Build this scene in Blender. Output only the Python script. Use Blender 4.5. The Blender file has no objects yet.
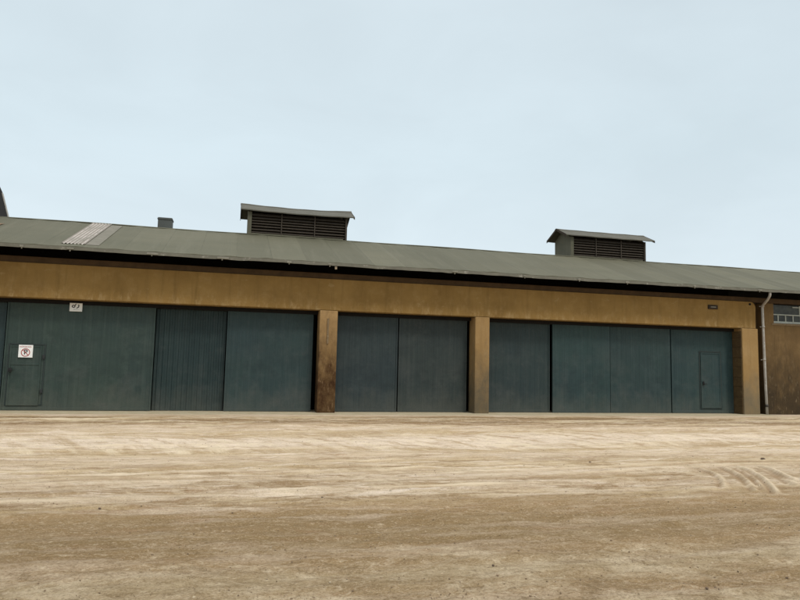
import bpy, bmesh, math, random
import numpy as np
from mathutils import Vector, Matrix
random.seed(7); rng = np.random.default_rng(11)
S = bpy.context.scene
COL = S.collection

# ------------------------------------------------------------------ materials
class NT:
    """small helper round a node tree"""
    def __init__(s, name):
        s.m = bpy.data.materials.new(name); s.m.use_nodes = True
        s.t = s.m.node_tree; s.bsdf = s.t.nodes['Principled BSDF']
        s.bsdf.inputs['Specular IOR Level'].default_value = .3
        s.pos = s.t.nodes.new('ShaderNodeNewGeometry').outputs['Position']
    def n(s, typ, **kw):
        o = s.t.nodes.new(typ)
        for k, v in kw.items(): setattr(o, k, v)
        return o
    def l(s, a, b): s.t.links.new(a, b)
    def setin(s, sock, v):
        if hasattr(v, 'is_output'): s.l(v, sock)
        else: sock.default_value = v
    def sc(s, v, k):
        o = s.n('ShaderNodeVectorMath', operation='MULTIPLY'); s.l(v, o.inputs[0]); o.inputs[1].default_value = k
        return o.outputs[0]
    def vadd(s, a, b):
        o = s.n('ShaderNodeVectorMath', operation='ADD'); s.l(a, o.inputs[0]); s.setin(o.inputs[1], b); return o.outputs[0]
    def noise(s, k, detail=5, rough=.6, warp=0, v=None, off=(0, 0, 0), dist=0):
        v = v or s.pos
        v = s.vadd(s.sc(v, k), off)
        o = s.n('ShaderNodeTexNoise'); o.inputs['Scale'].default_value = 1
        o.inputs['Detail'].default_value = detail; o.inputs['Roughness'].default_value = rough
        o.inputs['Distortion'].default_value = dist
        s.l(v, o.inputs['Vector']); return o.outputs['Fac']
    def math(s, op, a, b=0., c=0., clamp=False):
        o = s.n('ShaderNodeMath', operation=op); o.use_clamp = clamp
        for i, v in enumerate((a, b, c)): s.setin(o.inputs[i], v)
        return o.outputs[0]
    def rng(s, f, a, b, lo=0., hi=1.):
        o = s.n('ShaderNodeMapRange'); o.clamp = True
        s.l(f, o.inputs[0])
        for i, v in zip((1, 2, 3, 4), (a, b, lo, hi)): o.inputs[i].default_value = v
        return o.outputs[0]
    def mix(s, f, a, b, mode='MIX'):
        o = s.n('ShaderNodeMix', data_type='RGBA', blend_type=mode)
        s.setin(o.inputs[0], f)
        for i, v in ((6, a), (7, b)):
            if hasattr(v, 'is_output'): s.l(v, o.inputs[i])
            else: o.inputs[i].default_value = (*v, 1)
        return o.outputs[2]
    def ramp(s, f, stops):
        o = s.n('ShaderNodeValToRGB'); e = o.color_ramp.elements
        while len(e) < len(stops): e.new(.5)
        for q, (p, c) in zip(e, stops): q.position = p; q.color = (*c, 1) if isinstance(c, tuple) else (c, c, c, 1)
        s.l(f, o.inputs[0]); return o.outputs[0]
    def xyz(s, v=None):
        o = s.n('ShaderNodeSeparateXYZ'); s.l(v or s.pos, o.inputs[0]); return o.outputs
    def out(s, col=None, rough=.8, bump=None, bd=.01, bs=1., metal=0., spec=None):
        if col is not None: s.setin(s.bsdf.inputs['Base Color'], col if hasattr(col, 'is_output') else (*col, 1))
        s.setin(s.bsdf.inputs['Roughness'], rough); s.bsdf.inputs['Metallic'].default_value = metal
        if spec is not None: s.bsdf.inputs['Specular IOR Level'].default_value = spec
        if bump is not None:
            o = s.n('ShaderNodeBump'); o.inputs['Distance'].default_value = bd; o.inputs['Strength'].default_value = bs
            s.l(bump, o.inputs['Height']); s.l(o.outputs[0], s.bsdf.inputs['Normal'])
        return s.m

def mat_plaster(name, base, dark, light, foot=None, foot_h=1.2, seed=0., foot2=None):
    s = NT(name); off = (seed, seed * 1.7, seed * .3)
    big = s.noise((.5, .5, .7), 5, .6, off=off)
    med = s.noise((2.6, 2.6, 2.2), 7, .7, off=off)
    streak = s.noise((4.5, 4.5, .45), 5, .65, off=off)
    fine = s.noise((34, 34, 34), 4, .7, off=off)
    c = s.mix(s.rng(big, .35, .68), base, dark)
    c = s.mix(s.rng(med, .5, .78, 0, .5), c, light)
    c = s.mix(s.rng(streak, .52, .78, 0, .6), c, tuple(x * .62 for x in dark))
    c = s.mix(s.rng(fine, .3, .7, .0, .35), c, tuple(x * .8 for x in base))
    if name.startswith('ochre'):
        z0 = s.xyz()[2]; low = s.rng(s.math('ADD', z0, s.math('MULTIPLY', s.math('SUBTRACT', s.noise((1.1, 1, 1), 5, .7), .5), .9)), 3.5, 3.95, 1, 0)
        c = s.mix(s.math('MULTIPLY', s.rng(s.noise((5, 5, 1.6), 7, .75, off=(1, 3, 5)), .50, .66), s.math('MULTIPLY', low, .65)), c, (.43, .31, .16))
        c = s.mix(s.math('MULTIPLY', s.rng(s.noise((1.2, 1, 2.2), 8, .75, off=(7, 3, 5)), .60, .64), .35), c, (.37, .27, .13))
    z = s.xyz()[2]
    if foot:
        edge = s.math('ADD', z, s.math('MULTIPLY', s.math('SUBTRACT', s.noise((3, 3, 1.4), 6, .7, off=off), .5), foot_h * 1.5))
        f = s.rng(edge, foot_h * .35, foot_h * 1.2, 1, 0)
        c = s.mix(s.math('MULTIPLY', f, s.rng(med, .25, .6, .65, 1.)), c, foot)
        if foot2:
            f2 = s.rng(s.noise((14, 14, 3.2), 5, .7, off=off), .58, .66)
            c = s.mix(s.math('MULTIPLY', s.math('MULTIPLY', f2, f), .7), c, foot2)
    h = s.math('ADD', s.math('MULTIPLY', med, .8), s.math('MULTIPLY', fine, .25))
    return s.out(c, .92, h, .02, .7, spec=.15)

OCH = (.288, .176, .058); OCHD = (.195, .115, .036); OCHL = (.365, .245, .108)
M = {}
M['beam'] = mat_plaster('ochre_plaster_beam', OCH, OCHD, OCHL)
M['pillar_rust'] = mat_plaster('stained_plaster', (.37, .235, .105), (.27, .165, .065), (.43, .30, .16), foot=(.046, .021, .008), foot_h=3.1, seed=3.3, foot2=(.22, .14, .075))
M['pillar_grey'] = mat_plaster('plaster_grey_foot', (.345, .22, .095), (.27, .165, .065), (.42, .29, .15), foot=(.12, .094, .058), foot_h=2.1, seed=5.9, foot2=(.12, .085, .05))
M['pillar_plain'] = mat_plaster('plaster_pale', (.345, .22, .092), (.27, .165, .062), (.42, .29, .15), foot=(.17, .132, .08), foot_h=1.5, seed=9.1)
M['annex'] = mat_plaster('brown_plaster_wall', (.185, .115, .048), (.10, .062, .028), (.27, .18, .09), foot=(.045, .031, .017), foot_h=2.5, seed=13., foot2=(.20, .145, .085))
M['darkwall'] = mat_plaster('dark_recess_plaster', (.10, .06, .027), (.06, .037, .018), (.15, .09, .04), seed=17.)

def mat_door(name, base, green, pale, seed, rib=0.):
    s = NT(name); off = (seed * 3.1, seed, seed * 1.3)
    big = s.noise((.55, 1, .5), 5, .6, off=off)
    streak = s.noise((11, 2, .35), 5, .65, off=off)
    blot = s.noise((1.6, 1, 1.9), 7, .72, off=off)
    fine = s.noise((45, 45, 30), 3, .7, off=off)
    c = s.mix(s.rng(big, .35, .66), base, green)
    c = s.mix(s.rng(streak, .48, .70, 0, .55), c, pale)
    c = s.mix(s.rng(s.noise((19, 2, .25), 4, .6, off=(seed, 4, 2)), .5, .75, 0, .4), c, tuple(x * .6 for x in base))
    c = s.mix(s.rng(blot, .52, .70, 0, .75), c, pale)
    c = s.mix(s.math('MULTIPLY', s.rng(s.noise((.8, 1, 1.1), 7, .7, off=(seed * 1.9, 2, 6)), .50, .70, 0, .38), s.rng(s.xyz()[2], 3.4, 1.0)), c, (.088, .090, .083))
    c = s.mix(s.rng(s.noise((.9, 1, 1.3), 8, .75, off=(seed, 7, seed)), .50, .66, 0, .5), c, tuple(x * .62 for x in base))
    c = s.mix(s.rng(s.noise((2.2, 1, 2.2), 8, .78, off=(2, seed, 9)), .60, .72, 0, .35), c, (.075, .066, .062))
    z = s.xyz()[2]
    dust = s.rng(s.math('ADD', z, s.math('MULTIPLY', s.math('SUBTRACT', s.noise((2.4, 1, 1.2), 6, .7, off=off), .5), 1.6)), .0, .9, 1, 0)
    c = s.mix(s.math('MULTIPLY', dust, .28), c, (.15, .14, .105))
    chip = s.rng(s.noise((3.3, 1, 4), 8, .8, off=(seed * 2, 1, seed)), .70, .72)
    c = s.mix(s.math('MULTIPLY', chip, .6), c, (.11, .08, .06))
    c = s.mix(s.rng(fine, .3, .7, 0, .25), c, tuple(x * .72 for x in base))
    h = s.math('ADD', s.math('MULTIPLY', streak, .35), s.math('ADD', s.math('MULTIPLY', fine, .2), s.math('MULTIPLY', s.noise((1.3, 1, 1.0), 3, .5, off=off), 4.)))
    return s.out(c, s.rng(blot, .3, .7, .45, .75), h, .008, .7, spec=.3)
DB = (.058, .088, .090); DG = (.070, .108, .095); DP = (.12, .155, .15)
M['door_a'] = mat_door('green_grey_door_paint', (0.0265, 0.0457, 0.0417), (0.0335, 0.0550, 0.0433), (0.0546, 0.0780, 0.0663), 1.)
M['door_b'] = mat_door('ribbed_door_paint', (0.0141, 0.0304, 0.0321), (0.0176, 0.0349, 0.0337), (0.0341, 0.0515, 0.0503), 2.2)
M['door_c'] = mat_door('blue_grey_door_paint', (0.0199, 0.0397, 0.0432), (0.0233, 0.0458, 0.0441), (0.0458, 0.0662, 0.0662), 3.7)
M['door_d'] = mat_door('slate_door_paint', (0.0201, 0.0328, 0.0363), (0.0231, 0.0365, 0.0370), (0.0406, 0.0551, 0.0563), 5.1)
M['door_e'] = mat_door('dull_door_paint', (0.0228, 0.0338, 0.0338), (0.0271, 0.0387, 0.0357), (0.0462, 0.0560, 0.0520), 6.3)
M['door_f'] = mat_door('faded_door_paint', (0.0196, 0.0353, 0.0376), (0.0225, 0.0399, 0.0387), (0.0476, 0.0593, 0.0581), 7.9)
M['door_g'] = mat_door('teal_door_paint', (0.0187, 0.0407, 0.0442), (0.0209, 0.0476, 0.0446), (0.0407, 0.0667, 0.0667), 9.4)

M['door_h'] = mat_door('dusty_teal_door_paint', (0.0192, 0.0388, 0.0415), (0.0215, 0.0450, 0.0425), (0.0425, 0.0660, 0.0650), 12.3)
def mat_roof():
    s = NT('olive_grey_roof_sheet'); X, Y, Z = s.xyz()
    cell = s.n('ShaderNodeTexWhiteNoise', noise_dimensions='1D')
    s.l(s.math('FLOOR', s.math('MULTIPLY', X, 1 / 1.15)), cell.inputs['W'])
    big = s.noise((.22, .5, .5), 6, .62); streak = s.noise((3.2, .3, .3), 6, .65)
    fine = s.noise((26, 26, 26), 4, .7)
    c = s.mix(s.rng(big, .34, .68), (.096, .094, .062), (.126, .118, .078))
    c = s.mix(s.rng(cell.outputs['Value'], 0, 1, 0, .75), c, (.080, .077, .050))
    c = s.mix(s.rng(streak, .5, .75, 0, .55), c, (.140, .132, .094))
    c = s.mix(s.rng(s.noise((5, .5, .5), 5, .7, off=(9, 0, 0)), .6, .78, 0, .4), c, (.058, .056, .036))
    sm = s.math('ABSOLUTE', s.math('SUBTRACT', s.math('FRACT', s.math('ADD', s.math('MULTIPLY', X, 1 / 1.15), s.math('MULTIPLY', s.noise((1, 2, 1), 3, .5), .02))), .5))
    c = s.mix(s.math('MULTIPLY', s.rng(sm, .485, .497), s.rng(s.noise((.8, .7, .7), 4, .7, off=(2, 2, 2)), .42, .62, .1, .7)), c, (.04, .04, .026))
    rust = s.rng(s.noise((1.1, 1.6, 1), 7, .75, off=(3.7, 1.2, 0)), .68, .74)
    c = s.mix(s.math('MULTIPLY', rust, .25), c, (.17, .11, .06))
    c = s.mix(s.rng(fine, .3, .7, 0, .3), c, (.076, .072, .048))
    return s.out(c, .78, s.math('ADD', fine, s.math('MULTIPLY', streak, .6)), .008, .5, spec=.22)
M['roof'] = mat_roof()

def mat_simple(name, a, b, rough=.7, k=3., metal=0., bump=.004, streak=None, fleck=None):
    s = NT(name)
    n1 = s.noise((k, k, k), 6, .68); n2 = s.noise((k * 12, k * 12, k * 12), 3, .6)
    c = s.mix(s.rng(n1, .35, .68), a, b)
    c = s.mix(s.rng(n2, .3, .7, 0, .3), c, tuple(x * .65 for x in a))
    if streak: c = s.mix(s.rng(s.noise((k * 4, k * 4, k * .3), 5, .65), .5, .7, 0, .6), c, streak)
    if fleck: c = s.mix(s.rng(s.noise((k * 2.3, k * 2.3, k * 2.3), 6, .75, off=(4, 2, 1)), .58, .66), c, fleck)
    return s.out(c, rough, n2, bump, .6, metal)
M['door_gap'] = mat_simple('dark_door_outline', (.024, .035, .033), (.032, .044, .041), .7, 6)  # slightly darker than the door paint, outlines the small doors
M['gutter'] = mat_simple('weathered_gutter_metal', (.14, .13, .095), (.09, .082, .06), .65, 1.4, fleck=(.24, .22, .18))
M['bracket'] = mat_simple('pale_bracket_metal', (.25, .235, .19), (.16, .15, .115), .6, 6)
M['dark'] = mat_simple('dark_timber', (.045, .032, .02), (.028, .02, .014), .9, 4)
M['slat'] = mat_simple('brown_louvre_timber', (.070, .056, .042), (.045, .036, .027), .85, 4, fleck=(.095, .08, .06))
M['eave_shade'] = mat_simple('eave_shade_brown', (.085, .05, .022), (.05, .03, .014), .9, 3)  # brown mixed to the tone of the eave shade
M['void'] = mat_simple('near_black_void', (.012, .010, .009), (.008, .007, .006), .95, 3)  # near black: darkness of gaps and unlit inside put into the colour
M['hood'] = mat_simple('grey_hood_metal', (.098, .092, .070), (.072, .068, .05), .75, 1.5, fleck=(.12, .112, .088))
M['vent_wall'] = mat_simple('olive_vent_wall', (.110, .106, .072), (.085, .082, .056), .8, 2.2, streak=(.135, .126, .092))
M['chimney'] = mat_simple('dark_flue_metal', (.085, .095, .09), (.065, .07, .066), .7, 3)
M['pipe'] = mat_simple('galvanised_pipe', (.42, .40, .36), (.30, .28, .25), .5, 4, metal=.0, streak=(.20, .13, .085), fleck=(.55, .54, .5))
M['pipe_dark'] = mat_simple('blackened_collar', (.06, .05, .04), (.04, .035, .03), .7, 8)
M['rail'] = mat_simple('dark_door_rail', (.03, .035, .035), (.02, .022, .022), .6, 5)
M['handle'] = mat_simple('black_iron', (.012, .014, .014), (.02, .02, .02), .5, 20)
M['white_sign'] = mat_simple('white_enamel', (.88, .88, .86), (.84, .84, .82), .45, 9, bump=.0005)
M['old_sign'] = mat_simple('chalky_white_board', (.82, .82, .78), (.72, .72, .68), .7, 7, bump=.001)
M['ink'] = mat_simple('black_ink', (.02, .018, .016), (.03, .028, .02), .6, 20, bump=0)
M['grey_ink'] = mat_simple('faded_grey_ink', (.30, .29, .26), (.38, .37, .33), .7, 30, bump=0)
M['red_ink'] = mat_simple('faded_red_ink', (.34, .05, .05), (.42, .09, .08), .6, 20, bump=0)
M['win_frame'] = mat_simple('chalky_window_frame', (.46, .48, .43), (.32, .34, .29), .7, 6, fleck=(.58, .59, .54))
M['sill'] = mat_simple('pale_plaster_sill', (.22, .155, .085), (.15, .10, .052), .9, 5, fleck=(.36, .30, .21))
def mat_glass():
    s = NT('dusty_window_glass')
    c = s.mix(s.rng(s.noise((4, 4, 4), 5, .7), .4, .65), (.018, .022, .02), (.05, .056, .046))
    return s.out(c, s.rng(s.noise((9, 9, 9), 4, .7), .3, .7, .25, .6), spec=.35)
M['glass'] = mat_glass()
def mat_skylight():
    s = NT('bleached_ribbed_sheet'); X, Y, Z = s.xyz()
    w = s.math('SINE', s.math('MULTIPLY', X, 2 * math.pi / .105))
    c = s.mix(s.rng(w, -.3, .8), (.20, .165, .135), (.40, .36, .32))
    c = s.mix(s.rng(s.noise((2.4, 1.3, 1.3), 6, .72), .44, .62, 0, .85), c, (.175, .158, .125))
    return s.out(c, .6)
M['skylight'] = mat_skylight()
M['patch'] = mat_simple('faded_patch_sheet', (.175, .158, .125), (.125, .118, .085), .75, 2)
M['rust_sheet'] = mat_simple('rusted_roof_patch', (.20, .12, .065), (.15, .10, .06), .85, 4, fleck=(.16, .15, .11))

def mat_ground():
    s = NT('sandy_dirt'); X, Y, Z = s.xyz()
    warp = s.math('ADD', s.math('MULTIPLY', s.math('SUBTRACT', s.noise((.16, .5, 1), 4, .55), .5), 1.5),
                  s.math('MULTIPLY', s.math('SUBTRACT', s.noise((.9, 2.2, 1), 6, .7, off=(5, 2, 0)), .5), .75))
    yb = s.math('ADD', Y, warp)
    f = s.rng(yb, -19.5, .5)
    def p(y): return (y + 19.5) / 20.
    PALE = (0.610, 0.481, 0.340); CREAM = (0.720, 0.591, 0.460); TAN = (0.321, 0.212, 0.104); BRN = (0.228, 0.145, 0.064); GRY = (0.400, 0.305, 0.180); MID = (0.435, 0.314, 0.169)
    c = s.ramp(f, [(0., TAN), (p(-18.3), GRY), (p(-17.6), TAN), (p(-17.0), GRY), (p(-16.5), TAN), (p(-16.0), (0.256, 0.170, 0.079)), (p(-15.1), (0.251, 0.165, 0.075)),
                   (p(-14.6), TAN), (p(-14.1), MID), (p(-13.7), PALE), (p(-13.1), TAN), (p(-12.5), PALE), (p(-11.4), MID), (p(-10.2), PALE), (p(-9.4), MID), (p(-8.6), CREAM),
                   (p(-7.4), CREAM), (p(-6.4), MID), (p(-5.0), PALE), (p(-4.1), TAN), (p(-3.5), (.17, .105, .045)), (p(-2.9), MID), (p(-2.4), (.17, .105, .045)), (p(-1.9), BRN), (p(-1.5), MID), (p(-.9), PALE), (1., PALE)])
    near = s.rng(Y, -15.4, -13.2)                    # 0 on the trampled foreground, 1 on the driven sand
    # wheel-dragged streaks along the yard
    st1 = s.noise((.26, 2.4, 1), 9, .70, dist=.5); st2 = s.noise((.42, 5.0, 1), 9, .74, off=(3, 7, 0), dist=.6)
    calm = s.rng(Y, -15.2, -13.8, .3, 1)
    st3 = s.noise((.22, 1.1, 1), 7, .66, off=(11, 3, 0), dist=.3)
    c = s.mix(s.rng(st3, .52, .66, 0, .40), c, (0.326, 0.216, 0.114))
    rutz = s.math('MULTIPLY', s.rng(yb, -5.2, -4.2), s.rng(yb, -1.3, -1.8))
    c = s.mix(s.math('MULTIPLY', s.rng(st1, .50, .62, 0, .85), s.math('SUBTRACT', s.rng(near, 0, 1, .35, 1), s.math('MULTIPLY', rutz, .7))), c, CREAM)
    c = s.mix(s.math('MULTIPLY', s.math('MULTIPLY', s.rng(st2, .53, .64, 0, .75), calm), s.math('ADD', s.rng(yb, -10.6, -12., .38, .75), rutz)), c, (0.246, 0.155, 0.072))
    st4 = s.noise((.7, 12, 1), 8, .78, off=(6, 4, 0), dist=.8); st5 = s.noise((.5, 8, 1), 9, .80, off=(2, 14, 0), dist=.7)
    mid = s.math('MULTIPLY', s.rng(yb, -14.7, -14.0), s.rng(yb, -1.8, -3.5))
    c = s.mix(s.math('MULTIPLY', s.rng(st4, .54, .61, 0, .65), mid), c, (.25, .165, .08))
    c = s.mix(s.math('MULTIPLY', s.rng(st5, .53, .60, 0, .8), mid), c, (0.760, 0.640, 0.524))
    dk = s.math('MULTIPLY', s.rng(s.noise((.45, 1.6, 1), 8, .74, off=(4, 4, 8), dist=.4), .52, .59, 0, .95), s.math('MULTIPLY', s.rng(yb, -14.8, -14.2), s.rng(yb, -9.8, -11.5)))
    c = s.mix(dk, c, (.275, .178, .088))
    ln = s.noise((.16, 1.9, 1), 8, .72, off=(3, 3, 6), dist=.7)
    c = s.mix(s.math('MULTIPLY', s.rng(ln, .50, .56, 0, .9), rutz), c, (.20, .122, .055))
    c = s.mix(s.math('MULTIPLY', s.rng(ln, .47, .40, 0, .8), rutz), c, (.64, .53, .36))
    # slanting tread marks in the pale middle of the yard
    rot = s.n('ShaderNodeCombineXYZ'); s.l(s.math('ADD', s.math('MULTIPLY', X, .90), s.math('MULTIPLY', Y, .50)), rot.inputs[0]); s.l(s.math('SUBTRACT', s.math('MULTIPLY', Y, .90), s.math('MULTIPLY', X, .40)), rot.inputs[1])
    tr = s.noise((2.6, .45, 1), 6, .66, v=rot.outputs[0], dist=.3)
    inb = s.math('MULTIPLY', s.rng(yb, -9.9, -9.2), s.rng(yb, -6.3, -7.0))
    inb = s.math('ADD', inb, s.math('MULTIPLY', s.math('MULTIPLY', s.rng(yb, -13.9, -13.2), s.rng(yb, -11.0, -11.8)), .5))
    c = s.mix(s.math('MULTIPLY', s.rng(tr, .50, .62, 0, .7), inb), c, (0.370, 0.254, 0.133))
    c = s.mix(s.math('MULTIPLY', s.rng(tr, .38, .48, .7, 0), inb), c, (0.728, 0.605, 0.430))
    # reddish earth showing through
    c = s.mix(s.rng(s.noise((.8, 2.0, 1), 8, .74, off=(1, 9, 0)), .54, .66, 0, .55), c, (0.298, 0.178, 0.093))
    mott = s.noise((3.6, 5.2, 3), 9, .78, off=(8, 8, 0), dist=.8)
    blot = s.noise((1.2, 1.9, 1), 9, .76, off=(5, 1, 3), dist=.5)
    fg = s.rng(yb, -13., -16.4, .18, 1.); band = s.math('MULTIPLY', s.rng(yb, -16.6, -16.1), s.rng(yb, -14.3, -14.7)); fg = s.math('MULTIPLY', fg, s.math('SUBTRACT', 1., s.math('MULTIPLY', band, .7)))
    c = s.mix(s.math('MULTIPLY', s.rng(blot, .51, .62, 0, .78), fg), c, (0.551, 0.438, 0.292))
    c = s.mix(s.math('MULTIPLY', s.rng(blot, .38, .48, .6, 0), fg), c, (0.228, 0.151, 0.072))
    c = s.mix(s.math('MULTIPLY', s.rng(mott, .53, .61, 0, .5), s.rng(fg, 0, 1, .25, 1)), c, (0.603, 0.484, 0.333))
    c = s.mix(s.math('MULTIPLY', s.rng(mott, .37, .46, .65, 0), s.rng(fg, 0, 1, .2, 1)), c, (0.195, 0.131, 0.064))
    grain = s.noise((42, 60, 40), 6, .80); speck = s.noise((95, 110, 60), 3, .7, off=(2, 2, 2)); clod = s.noise((15, 18, 13), 5, .75, off=(6, 2, 2))
    c = s.mix(s.math('MULTIPLY', s.rng(clod, .36, .45, .55, 0), s.rng(Y, -17.5, -11., 1., .3)), c, (0.177, 0.116, 0.057))
    c = s.mix(s.rng(clod, .56, .66, 0, .5), c, (0.624, 0.503, 0.354))
    gn = s.rng(Y, -17.5, -11., 1., .35)
    c = s.mix(s.math('MULTIPLY', s.rng(grain, .36, .49, .65, 0), gn), c, (0.149, 0.096, 0.047))
    c = s.mix(s.rng(grain, .53, .66, 0, .55), c, (0.655, 0.539, 0.391))
    c = s.mix(s.rng(speck, .60, .68, 0, .7), c, (0.088, 0.059, 0.034))
    af = s.n('ShaderNodeAttribute', attribute_name='furrow'); c = s.mix(s.math('MULTIPLY', af.outputs['Fac'], .75), c, (0.300, 0.197, 0.108))
    at = s.n('ShaderNodeAttribute', attribute_name='loose_sand')
    c = s.mix(s.math('MULTIPLY', at.outputs['Fac'], .9), c, (0.707, 0.579, 0.410))
    h = s.math('ADD', s.math('MULTIPLY', mott, 1.), s.math('ADD', s.math('MULTIPLY', grain, .35), s.math('ADD', s.math('MULTIPLY', st2, .8), s.math('MULTIPLY', clod, .5))))
    return s.out(c, .95, h, .05, .9, spec=.12)
M['ground'] = mat_ground()
M['slab'] = mat_simple('dusty_concrete', (.44, .38, .26), (.36, .29, .18), .95, 2.0, fleck=(.5, .44, .32))
M['stone_a'] = mat_simple('brown_stone', (.15, .10, .065), (.10, .07, .05), .9, 20)
M['stone_b'] = mat_simple('pale_stone', (.45, .37, .26), (.33, .26, .17), .9, 20)
M['gravel'] = mat_simple('mixed_gravel', (.26, .18, .11), (.11, .075, .045), .95, 22, fleck=(.45, .36, .25))

# ------------------------------------------------------------------ mesh helpers
class MB:
    def __init__(s): s.b = bmesh.new()
    def box(s, x0, x1, y0, y1, z0, z1, bev=0., shear=0.):
        vs = [s.b.verts.new((x, y, z)) for x in (x0, x1) for y in (y0, y1) for z in (z0, z1)]
        fs = [(0, 1, 3, 2), (4, 6, 7, 5), (0, 4, 5, 1), (2, 3, 7, 6), (0, 2, 6, 4), (1, 5, 7, 3)]
        F = [s.b.faces.new([vs[i] for i in f]) for f in fs]
        if bev:
            E = list({e for f in F for e in f.edges})
            bmesh.ops.bevel(s.b, geom=E, offset=bev, segments=2, affect='EDGES', profile=.5)
        return s
    def prism(s, pts, a, b, axis='y'):
        """closed outline extruded along an axis; pts in the two other axes"""
        def P(p, t):
            return {'y': (p[0], t, p[1]), 'x': (t, p[0], p[1]), 'z': (p[0], p[1], t)}[axis]
        A = [s.b.verts.new(P(p, a)) for p in pts]; B = [s.b.verts.new(P(p, b)) for p in pts]
        n = len(pts)
        s.b.faces.new(A); s.b.faces.new(B[::-1])
        for i in range(n): s.b.faces.new((A[i], B[i], B[(i + 1) % n], A[(i + 1) % n]))
        return s
    def tube(s, pts, r, seg=14, caps=True):
        pts = [Vector(p) for p in pts]; rings = []
        for i, p in enumerate(pts):
            d = (pts[min(i + 1, len(pts) - 1)] - pts[max(i - 1, 0)]).normalized()
            u = d.cross(Vector((0, 1, 0)) if abs(d.y) < .9 else Vector((1, 0, 0))).normalized(); w = d.cross(u)
            rings.append([s.b.verts.new(p + r * (math.cos(t) * u + math.sin(t) * w)) for t in (2 * math.pi * k / seg for k in range(seg))])
        for a, b in zip(rings, rings[1:]):
            for k in range(seg): s.b.faces.new((a[k], a[(k + 1) % seg], b[(k + 1) % seg], b[k])).smooth = True
        if caps: s.b.faces.new(rings[0][::-1]); s.b.faces.new(rings[-1])
        return s
    def sheet(s, f, us, vs, th=None):
        """grid f(u,v)->xyz, given a thickness along th"""
        G = [[s.b.verts.new(f(u, v)) for v in vs] for u in us]
        top = []
        for i in range(len(us) - 1):
            for j in range(len(vs) - 1):
                top.append(s.b.faces.new((G[i][j], G[i + 1][j], G[i + 1][j + 1], G[i][j + 1])))
        if th is not None:
            G2 = [[s.b.verts.new(Vector(q.co) + Vector(th)) for q in row] for row in G]
            for i in range(len(us) - 1):
                for j in range(len(vs) - 1):
                    s.b.faces.new((G2[i][j], G2[i][j + 1], G2[i + 1][j + 1], G2[i + 1][j]))
            nu, nv = len(us), len(vs)
            loop = [(i, 0) for i in range(nu)] + [(nu - 1, j) for j in range(1, nv)] + [(i, nv - 1) for i in range(nu - 2, -1, -1)] + [(0, j) for j in range(nv - 2, 0, -1)]
            for a, b in zip(loop, loop[1:] + loop[:1]):
                s.b.faces.new((G[a[0]][a[1]], G2[a[0]][a[1]], G2[b[0]][b[1]], G[b[0]][b[1]]))
        return s
    def build(s, name, m, parent=None, origin=None, label=None):
        bmesh.ops.recalc_face_normals(s.b, faces=s.b.faces)
        me = bpy.data.meshes.new(name)
        loc = Vector(origin) if origin else Vector((0, 0, 0))
        if origin: bmesh.ops.translate(s.b, verts=s.b.verts, vec=-loc)
        s.b.to_mesh(me); s.b.free(); me.materials.append(m)
        o = bpy.data.objects.new(name, me); COL.objects.link(o)
        if parent:
            o.parent = parent
            w = parent.location.copy(); q = parent.parent
            while q: w += q.location; q = q.parent
            o.location = loc - w if origin else -w
        else: o.location = loc
        if label: o['label'] = label
        return o
def empty(name, loc, label, cat, group=None):
    o = bpy.data.objects.new(name, None); COL.objects.link(o); o.location = loc
    o.empty_display_size = .3; o['label'] = label; o['category'] = cat
    if group: o['group'] = group
    return o

# ------------------------------------------------------------------ ground
def smooth1(n, w):
    a = rng.standard_normal(n + 6 * w); k = np.exp(-.5 * (np.arange(-3 * w, 3 * w + 1) / w) ** 2); k /= np.sqrt((k ** 2).sum())
    return np.convolve(a, k, 'valid')[:n]
def noise2(xs, ys, sx, sy):
    """smooth random field sampled on a grid (bicubic-ish from a coarse lattice)"""
    gx = (xs - xs.min()) / sx; gy = (ys - ys.min()) / sy
    L = rng.standard_normal((int(gx.max()) + 3, int(gy.max()) + 3))
    ix = gx.astype(int); iy = gy.astype(int); fx = gx - ix; fy = gy - iy
    fx = fx * fx * (3 - 2 * fx); fy = fy * fy * (3 - 2 * fy)
    a = L[ix][:, iy]; b = L[ix + 1][:, iy]; c = L[ix][:, iy + 1]; d = L[ix + 1][:, iy + 1]
    return (a * (1 - fx)[:, None] + b * fx[:, None]) * (1 - fy) + (c * (1 - fx)[:, None] + d * fx[:, None]) * fy
dx = np.concatenate([np.arange(-11, 6.7, .07), np.arange(6.7, 11.2, .025), np.arange(11.2, 27.01, .07)]); dy = np.arange(-18.6, 1.0, .032)
fx = np.concatenate([-11 - np.geomspace(.2, 900, 26)[::-1], dx, 27 + np.geomspace(.2, 900, 26)])
fy = np.concatenate([-18.6 - np.geomspace(.1, 900, 24)[::-1], dy, 1. + np.geomspace(.2, 900, 24)])
hx, hy = len(dx), len(dy)
Hh = np.zeros((len(fx), len(fy))); SD = np.zeros_like(Hh)
sl = (slice(26, 26 + hx), slice(24, 24 + hy))
X, Y = np.meshgrid(dx, dy, indexing='ij')
h = .020 * noise2(dx, dy, 3.2, .9) + .012 * noise2(dx, dy, 1.5, .35) + .007 * noise2(dx, dy, .5, .16) + .005 * noise2(dx, dy, .16, .07) + .0035 * noise2(dx, dy, .09, .04)
sand = np.zeros_like(h)
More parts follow.
